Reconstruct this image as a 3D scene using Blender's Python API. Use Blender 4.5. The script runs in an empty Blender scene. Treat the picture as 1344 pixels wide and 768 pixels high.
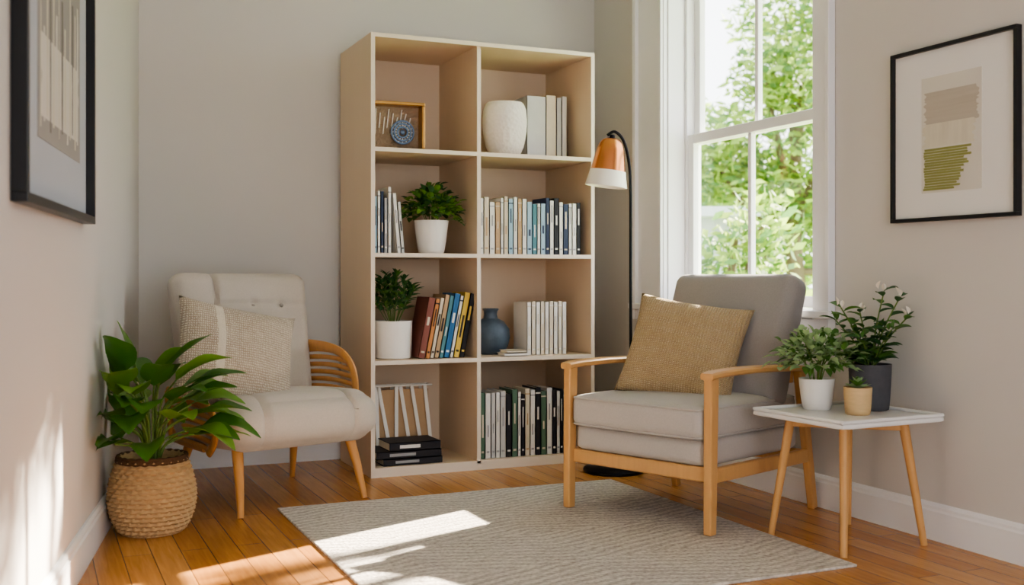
import bpy, bmesh, math, random
from mathutils import Vector, Matrix, noise
random.seed(7)
R=math.radians
S=bpy.context.scene

# ------------------------------------------------------------------ materials
def srgb(r,g,b):
    f=lambda c:(c/255/12.92) if c/255<=0.04045 else ((c/255+0.055)/1.055)**2.4
    return (f(r),f(g),f(b),1)
def mat(name,col,rough=0.6,metal=0.0,var=0.08,nscale=8,bump=0.0,bscale=60,stretch=(1,1,1),spec=0.4,
        sheen=0.0,trans=0.0,kind='noise',dist=0.01,coat=0.0):
    m=bpy.data.materials.new(name); m.use_nodes=True
    nt=m.node_tree; N=nt.nodes; L=nt.links
    b=N['Principled BSDF']
    b.inputs['Roughness'].default_value=rough
    b.inputs['Metallic'].default_value=metal
    b.inputs['Specular IOR Level'].default_value=spec
    b.inputs['Sheen Weight'].default_value=sheen
    b.inputs['Coat Weight'].default_value=coat
    tc=N.new('ShaderNodeTexCoord'); mp=N.new('ShaderNodeMapping')
    mp.inputs['Scale'].default_value=stretch
    L.new(tc.outputs['Object'],mp.inputs['Vector'])
    n=N.new('ShaderNodeTexNoise'); n.inputs['Scale'].default_value=nscale; n.inputs['Detail'].default_value=5
    L.new(mp.outputs['Vector'],n.inputs['Vector'])
    mx=N.new('ShaderNodeMix'); mx.data_type='RGBA'
    mx.inputs[6].default_value=tuple(c*(1-var) for c in col[:3])+(1,)
    mx.inputs[7].default_value=tuple(min(1,c*(1+var)) for c in col[:3])+(1,)
    L.new(n.outputs['Fac'],mx.inputs[0]); L.new(mx.outputs[2],b.inputs['Base Color'])
    if bump>0:
        if kind=='noise':
            t=N.new('ShaderNodeTexNoise'); t.inputs['Scale'].default_value=bscale; t.inputs['Detail'].default_value=3
            out=t.outputs['Fac']
        elif kind=='voronoi':
            t=N.new('ShaderNodeTexVoronoi'); t.inputs['Scale'].default_value=bscale; out=t.outputs['Distance']
        L.new(mp.outputs['Vector'],t.inputs['Vector'])
        bp=N.new('ShaderNodeBump'); bp.inputs['Strength'].default_value=bump; bp.inputs['Distance'].default_value=dist
        L.new(out,bp.inputs['Height']); L.new(bp.outputs['Normal'],b.inputs['Normal'])
    if trans>0:
        tr=N.new('ShaderNodeBsdfTranslucent'); L.new(mx.outputs[2],tr.inputs['Color'])
        ms=N.new('ShaderNodeMixShader'); ms.inputs[0].default_value=trans
        L.new(b.outputs[0],ms.inputs[1]); L.new(tr.outputs[0],ms.inputs[2])
        L.new(ms.outputs[0],N['Material Output'].inputs['Surface'])
    return m

def weave_mat(name,c1,c2,sx,sz,bump=0.6,rough=0.95,axis2='Z',dist=0.004,bands=0,bandcol=None):
    """woven textile: two crossed wave textures drive colour and bump"""
    m=bpy.data.materials.new(name); m.use_nodes=True
    nt=m.node_tree; N=nt.nodes; L=nt.links; b=N['Principled BSDF']
    b.inputs['Roughness'].default_value=rough; b.inputs['Specular IOR Level'].default_value=0.15
    b.inputs['Sheen Weight'].default_value=0.15
    tc=N.new('ShaderNodeTexCoord')
    w1=N.new('ShaderNodeTexWave'); w1.bands_direction='X'; w1.inputs['Scale'].default_value=sx; w1.inputs['Distortion'].default_value=3.2
    w2=N.new('ShaderNodeTexWave'); w2.bands_direction=axis2; w2.inputs['Scale'].default_value=sz; w2.inputs['Distortion'].default_value=3.2
    for w in (w1,w2): L.new(tc.outputs['Object'],w.inputs['Vector']); w.inputs['Detail'].default_value=2; w.inputs['Detail Scale'].default_value=3
    mu=N.new('ShaderNodeMath'); mu.operation='MULTIPLY'
    L.new(w1.outputs['Fac'],mu.inputs[0]); L.new(w2.outputs['Fac'],mu.inputs[1])
    no=N.new('ShaderNodeTexNoise'); no.inputs['Scale'].default_value=25; L.new(tc.outputs['Object'],no.inputs['Vector'])
    ad=N.new('ShaderNodeMath'); ad.operation='ADD'; L.new(mu.outputs[0],ad.inputs[0])
    s2=N.new('ShaderNodeMath'); s2.operation='MULTIPLY'; s2.inputs[1].default_value=0.5
    L.new(no.outputs['Fac'],s2.inputs[0]); L.new(s2.outputs[0],ad.inputs[1])
    mx=N.new('ShaderNodeMix'); mx.data_type='RGBA'; mx.inputs[6].default_value=c1; mx.inputs[7].default_value=c2
    L.new(ad.outputs[0],mx.inputs[0]); col=mx.outputs[2]
    if bands:
        w3=N.new('ShaderNodeTexWave'); w3.bands_direction='Z'; w3.inputs['Scale'].default_value=bands; w3.inputs['Distortion'].default_value=0.3
        L.new(tc.outputs['Object'],w3.inputs['Vector'])
        m2=N.new('ShaderNodeMix'); m2.data_type='RGBA'; m2.inputs[7].default_value=bandcol
        s3=N.new('ShaderNodeMath'); s3.operation='MULTIPLY'; s3.inputs[1].default_value=0.55
        L.new(w3.outputs['Fac'],s3.inputs[0]); L.new(s3.outputs[0],m2.inputs[0]); L.new(col,m2.inputs[6]); col=m2.outputs[2]
    L.new(col,b.inputs['Base Color'])
    bp=N.new('ShaderNodeBump'); bp.inputs['Strength'].default_value=bump; bp.inputs['Distance'].default_value=dist
    L.new(ad.outputs[0],bp.inputs['Height']); L.new(bp.outputs['Normal'],b.inputs['Normal'])
    return m

M={}
M['wall']=mat('wall_paint',srgb(211,207,203),0.85,var=0.015,nscale=2,bump=0.05,bscale=180,dist=0.002,spec=0.2)
M['ceil']=mat('ceiling_paint',srgb(240,240,240),0.9,var=0.01)
M['trim']=mat('trim_white_paint',srgb(240,240,242),0.4,var=0.01)
M['shelf']=mat('shelf_beige_laminate',srgb(224,202,176),0.55,var=0.03,nscale=3,stretch=(6,6,.6))
M['shelfedge']=mat('shelf_edge',srgb(230,217,200),0.5,var=0.02)
M['oak']=mat('oak_wood',srgb(206,158,102),0.40,var=0.14,nscale=9,stretch=(6,6,1),bump=0.08,bscale=30,dist=0.002)
M['oakh']=mat('oak_wood_side',srgb(206,158,102),0.40,var=0.14,nscale=9,stretch=(6,1,6),bump=0.08,bscale=30,dist=0.002)
M['honey']=mat('honey_wood',srgb(206,150,90),0.38,var=0.15,nscale=9,stretch=(5,5,1))
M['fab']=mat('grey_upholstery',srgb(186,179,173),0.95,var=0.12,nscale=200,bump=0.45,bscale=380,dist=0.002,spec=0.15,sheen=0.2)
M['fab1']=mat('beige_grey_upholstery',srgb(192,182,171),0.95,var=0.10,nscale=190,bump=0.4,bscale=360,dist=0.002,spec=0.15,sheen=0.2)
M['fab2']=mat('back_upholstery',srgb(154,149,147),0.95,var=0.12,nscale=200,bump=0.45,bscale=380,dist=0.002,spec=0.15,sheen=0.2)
M['button']=mat('button_fabric',srgb(160,152,144),0.9,var=0.05)
M['pill1']=weave_mat('knit_cream',srgb(166,148,128),srgb(226,214,196),38,30,0.9,dist=.005)
M['pill2']=weave_mat('knit_tan',srgb(158,132,98),srgb(220,198,162),30,44,1.0,bands=7,bandcol=srgb(194,168,128),dist=.005)
M['pillband']=mat('pillow_stripe',srgb(214,203,186),0.95,var=0.10,nscale=60,bump=0.4,bscale=200)
M['black']=mat('black_metal',srgb(28,28,30),0.4,metal=0.6,var=0.02)
M['frame']=mat('black_frame',srgb(30,31,34),0.35,var=0.05)
M['matb']=mat('picture_mat',srgb(228,227,225),0.8,var=0.01)
M['matg']=mat('picture_mat_grey',srgb(182,187,196),0.8,var=0.02)
M['papr']=mat('art_paper',srgb(214,210,202),0.8,var=0.03,nscale=12)
M['papl']=mat('art_paper_grey',srgb(160,157,154),0.8,var=0.08,nscale=5)
M['artbeige']=mat('art_beige',srgb(186,178,166),0.8,var=0.14,nscale=5,stretch=(.6,.6,14))
M['artolive']=mat('art_olive',srgb(146,148,92),0.8,var=0.4,nscale=5,stretch=(.8,.6,26))
M['artcream']=mat('art_cream',srgb(210,204,188),0.8,var=0.15,nscale=6,stretch=(6,6,1))
M['artdark']=mat('art_dark',srgb(118,114,110),0.8,var=0.2,nscale=8)
M['cream']=mat('white_ceramic',srgb(236,232,226),0.45,var=0.03,nscale=20)
M['speck']=mat('speckled_white_ceramic',srgb(232,226,216),0.7,var=0.06,nscale=60,bump=0.6,bscale=55,kind='voronoi',dist=0.005)
M['blue']=mat('slate_blue_ceramic',srgb(76,90,104),0.45,var=0.3,nscale=14,bump=0.3,bscale=40)
M['greypot']=mat('grey_woven_pot',srgb(84,84,89),0.8,var=0.2,nscale=40)
M['tanpot']=mat('tan_pot',srgb(212,182,136),0.8,var=0.15,nscale=30,stretch=(1,1,4))
M['soil']=mat('soil',srgb(45,34,26),1.0,var=0.4,nscale=60,bump=1,bscale=90)
M['brass']=mat('brass',srgb(200,158,96),0.3,metal=0.9,var=0.05)
M['taupe']=mat('woven_taupe',srgb(160,140,118),0.9,var=0.25,nscale=50,bump=.6,bscale=120)
M['copper']=mat('brushed_copper',srgb(216,146,98),0.24,metal=0.96,var=0.05,nscale=30,stretch=(1,1,8))
M['lampw']=mat('lamp_white_enamel',srgb(242,236,228),0.35,var=0.01)
M['basket']=mat('seagrass_basket',srgb(192,160,118),0.9,var=0.3,nscale=35,stretch=(1,1,3),bump=0.5,bscale=120,dist=0.003)
M['basketd']=mat('basket_dark_rim',srgb(92,66,44),0.9,var=0.3,nscale=40,bump=0.5,bscale=120)
M['leafA']=mat('leaf_deep_green',srgb(76,122,48),0.34,var=0.35,nscale=9,trans=0.25,spec=0.5)
M['leafA2']=mat('leaf_fresh_green',srgb(120,162,68),0.34,var=0.3,nscale=9,trans=0.3,spec=0.5)
M['leafB']=mat('leaf_shelf_green',srgb(88,130,60),0.5,var=0.35,nscale=20,trans=0.22)
M['leafC']=mat('leaf_dark_green',srgb(58,98,54),0.5,var=0.35,nscale=20,trans=0.15)
M['leafD']=mat('leaf_pale_green',srgb(164,190,140),0.55,var=0.25,nscale=20,trans=0.28)
M['stem']=mat('plant_stem',srgb(104,130,64),0.6,var=0.2)
M['bud']=mat('flower_bud',srgb(240,232,220),0.6,var=0.05,trans=0.2)
M['tray']=mat('white_tray',srgb(234,233,231),0.35,var=0.01)
M['pages']=mat('book_pages',srgb(232,224,206),0.9,var=0.05,nscale=80)
M['stripw']=mat('white_strip',srgb(240,238,232),0.7,var=0.02)
M['bark']=mat('tree_bark',srgb(120,104,88),0.9,var=0.3)
M['tleaf']=mat('tree_leaf',srgb(174,198,98),0.6,var=0.3,nscale=.9,trans=0.6)
M['tleaf2']=mat('tree_leaf_dark',srgb(110,148,80),0.6,var=0.3,nscale=.9,trans=0.5)
M['siding']=mat('house_siding',srgb(190,194,198),0.8,var=0.02)
M['grass']=mat('lawn_grass',srgb(140,170,94),0.95,var=0.3,nscale=3)
M['mirror']=mat('blue_enamel',srgb(112,134,164),0.3,metal=0.3,var=0.1)
BC={'w':(230,227,221),'cr':(216,204,182),'gy':(160,160,162),'bk':(38,38,44),'nv':(52,64,90),'tl':(84,134,146),
    'lb':(160,190,208),'rb':(134,82,72),'or':(206,140,84),'ye':(222,190,90),'gn':(88,116,96),'bl':(56,112,160),'tn':(190,160,124),'pk':(150,90,90),'gl':(200,199,196)}
for k,c in BC.items(): M['bk_'+k]=mat('book_cover_'+k,srgb(*c),0.55,var=0.06,nscale=30)

# wood floor
def floor_mat():
    m=bpy.data.materials.new('oak_floorboards'); m.use_nodes=True
    N=m.node_tree.nodes; L=m.node_tree.links; b=N['Principled BSDF']
    tc=N.new('ShaderNodeTexCoord'); mp=N.new('ShaderNodeMapping'); mp.inputs['Rotation'].default_value=(0,0,R(90))
    L.new(tc.outputs['Object'],mp.inputs['Vector'])
    br=N.new('ShaderNodeTexBrick'); br.inputs['Scale'].default_value=1; br.inputs['Brick Width'].default_value=1.3
    br.inputs['Row Height'].default_value=0.095; br.inputs['Mortar Size'].default_value=0.0016; br.inputs['Mortar Smooth'].default_value=0.2
    br.inputs['Color1'].default_value=srgb(212,156,94); br.inputs['Color2'].default_value=srgb(190,132,72)
    br.inputs['Mortar'].default_value=srgb(118,74,40); br.offset=0.37; br.inputs['Bias'].default_value=0.1
    L.new(mp.outputs['Vector'],br.inputs['Vector'])
    m2=N.new('ShaderNodeMapping'); m2.inputs['Scale'].default_value=(22,1.2,1)
    L.new(tc.outputs['Object'],m2.inputs['Vector'])
    n=N.new('ShaderNodeTexNoise'); n.inputs['Scale'].default_value=3; n.inputs['Detail'].default_value=8; n.inputs['Distortion'].default_value=0.6
    L.new(m2.outputs['Vector'],n.inputs['Vector'])
    cr=N.new('ShaderNodeValToRGB'); cr.color_ramp.elements[0].position=0.3; cr.color_ramp.elements[0].color=(.76,.70,.64,1)
    cr.color_ramp.elements[1].position=0.7; cr.color_ramp.elements[1].color=(1.08,1.06,1.04,1)
    L.new(n.outputs['Fac'],cr.inputs['Fac'])
    mx=N.new('ShaderNodeMix'); mx.data_type='RGBA'; mx.blend_type='MULTIPLY'; mx.inputs[0].default_value=0.8
    L.new(br.outputs['Color'],mx.inputs[6]); L.new(cr.outputs['Color'],mx.inputs[7]); L.new(mx.outputs[2],b.inputs['Base Color'])
    b.inputs['Roughness'].default_value=0.27
    bp=N.new('ShaderNodeBump'); bp.inputs['Strength'].default_value=0.25; bp.inputs['Distance'].default_value=0.003; bp.invert=True
    L.new(br.outputs['Fac'],bp.inputs['Height']); L.new(bp.outputs['Normal'],b.inputs['Normal'])
    return m
M['floor']=floor_mat()

def rug_mat():
    m=bpy.data.materials.new('woven_rug'); m.use_nodes=True
    N=m.node_tree.nodes; L=m.node_tree.links; b=N['Principled BSDF']
    b.inputs['Roughness'].default_value=1; b.inputs['Specular IOR Level'].default_value=0.1
    tc=N.new('ShaderNodeTexCoord'); sp=N.new('ShaderNodeSeparateXYZ'); L.new(tc.outputs['Object'],sp.inputs[0])
    def mth(op,a,bv=None,c=None):
        n=N.new('ShaderNodeMath'); n.operation=op
        for i,v in enumerate((a,bv,c)):
            if v is None: continue
            if isinstance(v,(int,float)): n.inputs[i].default_value=v
            else: L.new(v,n.inputs[i])
        return n.outputs[0]
    px=mth('PINGPONG',sp.outputs[0],0.52); py=mth('PINGPONG',sp.outputs[1],0.41)
    nz=N.new('ShaderNodeTexNoise'); nz.inputs['Scale'].default_value=9; nz.inputs['Detail'].default_value=4; L.new(tc.outputs['Object'],nz.inputs['Vector'])
    s=mth('ADD',mth('MULTIPLY',px,.35),py); s=mth('ADD',s,mth('MULTIPLY',nz.outputs['Fac'],0.05))
    tri=mth('PINGPONG',mth('MULTIPLY',s,46),1.0)
    w=N.new('ShaderNodeTexWave'); w.bands_direction='Y'; w.inputs['Scale'].default_value=17; w.inputs['Distortion'].default_value=4; w.inputs['Detail Scale'].default_value=3
    L.new(tc.outputs['Object'],w.inputs['Vector'])
    vo=N.new('ShaderNodeTexVoronoi'); vo.inputs['Scale'].default_value=75; L.new(tc.outputs['Object'],vo.inputs['Vector'])
    n3=N.new('ShaderNodeTexNoise'); n3.inputs['Scale'].default_value=5; L.new(tc.outputs['Object'],n3.inputs['Vector'])
    f=mth('ADD',mth('MULTIPLY',tri,0.28),mth('MULTIPLY',w.outputs['Fac'],0.27)); f=mth('ADD',f,mth('MULTIPLY',mth('SUBTRACT',1.0,vo.outputs['Distance']),0.36)); f=mth('ADD',f,mth('MULTIPLY',n3.outputs['Fac'],0.22))
    cr=N.new('ShaderNodeValToRGB'); cr.color_ramp.elements[0].position=0.25; cr.color_ramp.elements[0].color=srgb(162,152,144)
    cr.color_ramp.elements[1].position=0.82; cr.color_ramp.elements[1].color=srgb(230,222,212)
    L.new(f,cr.inputs['Fac']); L.new(cr.outputs['Color'],b.inputs['Base Color'])
    bp=N.new('ShaderNodeBump'); bp.inputs['Strength'].default_value=0.9; bp.inputs['Distance'].default_value=0.007
    L.new(f,bp.inputs['Height']); L.new(bp.outputs['Normal'],b.inputs['Normal'])
    return m
M['rug']=rug_mat()

def glass_mat():
    m=bpy.data.materials.new('window_glass'); m.use_nodes=True
    N=m.node_tree.nodes; L=m.node_tree.links
    t=N.new('ShaderNodeBsdfTransparent'); g=N.new('ShaderNodeBsdfGlossy'); g.inputs['Roughness'].default_value=0.02
    ms=N.new('ShaderNodeMixShader'); ms.inputs[0].default_value=0.05
    L.new(t.outputs[0],ms.inputs[1]); L.new(g.outputs[0],ms.inputs[2]); L.new(ms.outputs[0],N['Material Output'].inputs['Surface'])
    return m
M['glass']=glass_mat()
def bulb_mat():
    m=bpy.data.materials.new('bulb_glow'); m.use_nodes=True
    b=m.node_tree.nodes['Principled BSDF']; b.inputs['Emission Color'].default_value=(1,.85,.65,1); b.inputs['Emission Strength'].default_value=3
    return m
M['bulb']=bulb_mat()

# ------------------------------------------------------------------ geometry helpers
def empty(name,loc=(0,0,0),rz=0):
    e=bpy.data.objects.new(name,None); S.collection.objects.link(e); e.location=loc; e.rotation_euler=(0,0,rz); e.empty_display_size=.1
    return e
def mk(name,bm,mats,parent=None,loc=(0,0,0),rot=(0,0,0),smooth=True,bevel=0,ang=0.7,segs=2):
    bmesh.ops.recalc_face_normals(bm,faces=bm.faces[:]) if smooth!='leaf' else None
    me=bpy.data.meshes.new(name); bm.to_mesh(me); bm.free()
    for m in mats: me.materials.append(M[m])
    o=bpy.data.objects.new(name,me); S.collection.objects.link(o)
    o.location=loc; o.rotation_euler=rot
    if parent: o.parent=parent
    if smooth:
        for p in me.polygons: p.use_smooth=True
        if smooth!='leaf': me.set_sharp_from_angle(angle=ang)
    if bevel:
        b=o.modifiers.new('bevel','BEVEL'); b.width=bevel; b.segments=segs; b.limit_method='ANGLE'; b.angle_limit=R(40)
    return o
def bx(bm,c,s,mi=0,Mx=None,top=None):
    """box centre c, size s; top=(sx,sy,dx,dy) scales/offsets top face"""
    vs=[]
    for z in (-1,1):
        for (x,y) in ((-1,-1),(1,-1),(1,1),(-1,1)):
            sx,sy,dx,dy=(top if (top and z>0) else (1,1,0,0))
            v=Vector((c[0]+x*s[0]/2*sx+dx,c[1]+y*s[1]/2*sy+dy,c[2]+z*s[2]/2))
            if Mx: v=Mx@v
            vs.append(bm.verts.new(v))
    for f in ((0,3,2,1),(4,5,6,7),(0,1,5,4),(1,2,6,5),(2,3,7,6),(3,0,4,7)):
        bm.faces.new([vs[i] for i in f]).material_index=mi
def beam(bm,a,b,w,h,w2=None,h2=None,mi=0,side=None):
    """rectangular beam from a to b, width w along 'side', h along the other"""
    a=Vector(a);b=Vector(b);d=(b-a).normalized()
    sd=Vector(side) if side else (Vector((1,0,0)) if abs(d.x)<.9 else Vector((0,1,0)))
    sd=(sd-d*sd.dot(d)).normalized(); o=d.cross(sd)
    w2=w2 or w; h2=h2 or h; vs=[]
    for p,ww,hh in ((a,w,h),(b,w2,h2)):
        for x,y in ((-1,-1),(1,-1),(1,1),(-1,1)): vs.append(bm.verts.new(p+sd*x*ww/2+o*y*hh/2))
    for f in ((0,3,2,1),(4,5,6,7),(0,1,5,4),(1,2,6,5),(2,3,7,6),(3,0,4,7)):
        bm.faces.new([vs[i] for i in f]).material_index=mi
def lathe(bm,prof,segs=48,c=(0,0,0),mi=0,fn=None):
    rings=[]
    for k,(r,z) in enumerate(prof):
        ring=[]
        for i in range(segs):
            a=2*math.pi*i/segs; rr=r
            if fn: rr=fn(r,z,a,k)
            ring.append(bm.verts.new((c[0]+rr*math.cos(a),c[1]+rr*math.sin(a),c[2]+z)))
        rings.append(ring)
    for k in range(len(rings)-1):
        for i in range(segs):
            j=(i+1)%segs
            bm.faces.new((rings[k][i],rings[k][j],rings[k+1][j],rings[k+1][i])).material_index=mi
    for ring,fl in ((rings[0],True),(rings[-1],False)):
        f=bm.faces.new(ring[::-1] if fl else ring); f.material_index=mi
def sweep(bm,pts,rad,segs=8,mi=0,flat=1.0,flatdir=None):
    pts=[Vector(p) for p in pts]; n=len(pts)
    if not isinstance(rad,(list,tuple)): rad=[rad]*n
    t=(pts[1]-pts[0]).normalized()
    nrm=Vector(flatdir) if flatdir else (Vector((0,0,1)) if abs(t.z)<.9 else Vector((1,0,0)))
    rings=[]
    for i in range(n):
        t=(pts[min(i+1,n-1)]-pts[max(i-1,0)]).normalized()
        nrm=(nrm-t*nrm.dot(t)).normalized(); b=t.cross(nrm)
        rings.append([bm.verts.new(pts[i]+(nrm*math.cos(2*math.pi*k/segs)*flat+b*math.sin(2*math.pi*k/segs))*rad[min(i,len(rad)-1)]) for k in range(segs)])
    for i in range(n-1):
        for k in range(segs):
            j=(k+1)%segs; bm.faces.new((rings[i][k],rings[i][j],rings[i+1][j],rings[i+1][k])).material_index=mi
    bm.faces.new(rings[0][::-1]).material_index=mi; bm.faces.new(rings[-1]).material_index=mi
def smoothpts(pts,n=6):
    pts=[Vector(p) for p in pts]; out=[]
    for i in range(len(pts)-1):
        p0=pts[max(i-1,0)];p1=pts[i];p2=pts[i+1];p3=pts[min(i+2,len(pts)-1)]
        for k in range(n):
            t=k/n
            out.append(0.5*((2*p1)+(-p0+p2)*t+(2*p0-5*p1+4*p2-p3)*t*t+(-p0+3*p1-3*p2+p3)*t**3))
    out.append(pts[-1]); return out
def rbox(bm,size,r,n=20,fn=None,Mx=None,mi=0):
    """rounded, puffed box centred at origin"""
    h=Vector(size)/2
    t=bmesh.new(); bmesh.ops.create_cube(t,size=2); bmesh.ops.subdivide_edges(t,edges=t.edges[:],cuts=n,use_grid_fill=True)
    mp={}
    for v in t.verts:
        q=Vector((v.co.x,v.co.y,v.co.z))
        p=Vector((q.x*h.x,q.y*h.y,q.z*h.z))
        inn=Vector([max(-(h[i]-r),min(h[i]-r,p[i])) for i in range(3)])
        d=p-inn
        if d.length>1e-7: p=inn+d.normalized()*r
        if fn: p=fn(p,q)
        if Mx: p=Mx@p
        mp[v.index]=bm.verts.new(p)
    for f in t.faces:
        nf=bm.faces.new([mp[v.index] for v in f.verts]); nf.material_index=mi
    t.free()
def pillow_bm(w,h,T,pinch=.07,n=30,band=None):
    bm=bmesh.new(); g={}
    for s in (-1,1):
        for i in range(n+1):
            for j in range(n+1):
                x=-1+2*i/n; y=-1+2*j/n
                if s>0 and (i in(0,n) or j in (0,n)): g[(s,i,j)]=g[(-1,i,j)]; continue
                t=T/2*(max(0,(1-x*x)*(1-y*y))**0.42)
                t*=1+.16*noise.noise(Vector((x*2,y*2,s*3)))
                px=x*(1-pinch*(1-y*y)); py=y*(1-pinch*(1-x*x))
                g[(s,i,j)]=bm.verts.new((px*w/2,s*t,py*h/2))
    for s in (-1,1):
        for i in range(n):
            for j in range(n):
                q=[g[(s,i,j)],g[(s,i+1,j)],g[(s,i+1,j+1)],g[(s,i,j+1)]]
                if s>0:q=q[::-1]
                f=bm.faces.new(q)
                if band and any(a<=i/n<b for a,b in band): f.material_index=1
    return bm
def leaf(bm,base,D,Ln,W,droop=.3,mi=0,segs=7,fold=.25,pt=0.75,lim=None,wav=0.0):
    base=Vector(base);D=Vector(D).normalized()
    side=D.cross(Vector((0,0,1)))
    if side.length<.1: side=Vector((1,0,0)).cross(D)
    side.normalize(); side=(side+Vector((0,0,random.uniform(-.3,.3)))).normalized()
    rows=[]
    for i in range(segs+1):
        t=i/segs
        c=base+D*Ln*t+Vector((0,0,-droop*Ln*t*t))
        tan=(D+Vector((0,0,-2*droop*t))).normalized(); up=side.cross(tan).normalized()
        if up.z<0 and abs(tan.z)<.95: up=-up
        w=W/2*max(0.03,math.sin(math.pi*t**pt))**.85 if 0<t<1 else W*.02
        row=[]
        for x in (-1,-.5,0,.5,1):
            p=c+side*x*w+up*(abs(x)**1.3*w*fold*2 - (.12*w if abs(x)==1 else 0)+wav*w*math.sin(9*t+x*2)*abs(x))
            if lim: p=lim(p)
            row.append(bm.verts.new(p))
        rows.append(row)
    for i in range(segs):
        for k in range(4):
            bm.faces.new((rows[i][k],rows[i][k+1],rows[i+1][k+1],rows[i+1][k])).material_index=mi

# ------------------------------------------------------------------ ROOM  (x along back wall, y into the room)
XR=3.0; YB=5.56; YF=-1.6; H=2.9
def lx(y): return .1873*y-.5624
bm=bmesh.new(); bx(bm,(1.2,(YB+YF)/2,-.05),(4.6,YB-YF+.3,.1)); mk('floor',bm,['floor'],smooth=False)
bm=bmesh.new(); bx(bm,(1.2,(YB+YF)/2,H+.05),(4.6,YB-YF+.3,.1)); mk('ceiling',bm,['ceil'],smooth=False)
bm=bmesh.new(); bx(bm,(1.7,YB+.075,H/2),(3.0,.15,H)); mk('wall_back',bm,['wall'],smooth=False)
def prism(bm,poly,z0,z1):
    a=[bm.verts.new((x,y,z0)) for x,y in poly]; b=[bm.verts.new((x,y,z1)) for x,y in poly]; n=len(poly)
    bm.faces.new(a[::-1]); bm.faces.new(b)
    for i in range(n): bm.faces.new((a[i],a[(i+1)%n],b[(i+1)%n],b[i]))
bm=bmesh.new(); prism(bm,[(lx(YF)-.15,YF),(lx(YF),YF),(lx(YB),YB),(lx(YB)-.0,YB+.15),(lx(YB)-.3,YB+.15)],0,H); mk('wall_left',bm,['wall'],smooth=False)
# wall behind the camera, added unseen to limit sky light through its wide opening
bm=bmesh.new(); bx(bm,(-.75,YF-.075,H/2),(.7,.15,H)); bx(bm,(2.7,YF-.075,H/2),(1.0,.15,H)); bx(bm,(.9,YF-.075,2.60),(2.6,.15,.6)); mk('wall_front',bm,['wall'],smooth=False)
W0,W1,Z0,Z1=3.60,4.77,.80,2.66
bm=bmesh.new()
bx(bm,(XR+.1,(YF+W0)/2,H/2),(.2,W0-YF,H)); bx(bm,(XR+.1,(W1+YB+.15)/2,H/2),(.2,YB+.15-W1,H))
bx(bm,(XR+.1,(W0+W1)/2,Z0/2),(.2,W1-W0,Z0)); bx(bm,(XR+.1,(W0+W1)/2,(Z1+H)/2),(.2,W1-W0,H-Z1))
mk('wall_right',bm,['wall'],smooth=False)
def bb(name,a,b,nrm):
    bm=bmesh.new(); a=Vector(a+(0,));b=Vector(b+(0,)); n=Vector(nrm+(0,)).normalized()
    prof=[(0,0),(.018,0),(.018,.105),(.013,.112),(.013,.122),(.007,.132),(0,.135)]
    A=[bm.verts.new(a+n*x+Vector((0,0,z))) for x,z in prof]; B=[bm.verts.new(b+n*x+Vector((0,0,z))) for x,z in prof]
    k=len(prof)
    for i in range(k): bm.faces.new((A[i],A[(i+1)%k],B[(i+1)%k],B[i]))
    bm.faces.new(A); bm.faces.new(B[::-1]); mk(name,bm,['trim'],smooth=False)
bb('baseboard_back',(lx(YB)+.01,YB),(XR,YB),(0,-1))
bb('baseboard_right',(XR,YF),(XR,YB),(-1,0))
bb('baseboard_left',(lx(YF),YF),(lx(YB),YB),(1,-.1873))

win=empty('window_1',(XR,0,0))
bm=bmesh.new()
ym=(W0+W1)/2; zm=(Z0+Z1)/2
bx(bm,(-.012,W1+.13,zm-.02),(.024,.27,Z1-Z0+.1)); bx(bm,(-.022,W1+.265,zm-.02),(.044,.03,Z1-Z0+.1)); bx(bm,(-.02,W1+.012,zm-.02),(.04,.024,Z1-Z0))
bx(bm,(-.012,W0-.05,zm-.02),(.024,.11,Z1-Z0+.1)); bx(bm,(-.02,W0-.1,zm-.02),(.036,.022,Z1-Z0+.1))
bx(bm,(-.013,ym+.08,Z1+.07),(.026,W1-W0+.40,.14)); 
bx(bm,(.1,W1-.006,zm),(.2,.012,Z1-Z0)); bx(bm,(.1,W0+.006,zm),(.2,.012,Z1-Z0)); bx(bm,(.1,ym,Z1-.006),(.2,W1-W0,.012))
mk('casing',bm,['trim'],win,smooth=False,bevel=.003)
bm=bmesh.new(); bx(bm,(.06,ym+.08,Z0-.0),(.24,W1-W0+.44,.032)); mk('stool',bm,['trim'],win,smooth=False,bevel=.006)
bm=bmesh.new(); bx(bm,(-.011,ym+.08,Z0-.075),(.022,W1-W0+.38,.11)); mk('apron',bm,['trim'],win,smooth=False,bevel=.004)
bm=bmesh.new()
def sash(xc,z0,z1,mid):
    t=.035; w=.05; ya=W0+.03; yb=W1-.03
    bx(bm,(xc,ya+w/2,(z0+z1)/2),(t,w,z1-z0)); bx(bm,(xc,yb-w/2,(z0+z1)/2),(t,w,z1-z0))
    bx(bm,(xc,ym,z0+w/2),(t,yb-ya-2*w,w)); bx(bm,(xc,ym,z1-w/2),(t,yb-ya-2*w,w))
    bx(bm,(xc,mid,(z0+z1)/2),(t*.8,.026,z1-z0-2*w))
sash(.125,Z0+.02,1.69,4.22); sash(.165,1.64,Z1-.01,4.22)
bx(bm,(.145,W0+.022,zm),(.09,.02,Z1-Z0)); bx(bm,(.145,W1-.022,zm),(.09,.02,Z1-Z0))
mk('sashes',bm,['trim'],win,smooth=False,bevel=.004)
bm=bmesh.new(); bx(bm,(.125,ym,(Z0+1.69)/2),(.004,W1-W0-.1,.84)); bx(bm,(.165,ym,(1.66+Z1)/2),(.004,W1-W0-.1,.96)); mk('glass_panes',bm,['glass'],win,smooth=False)

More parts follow.
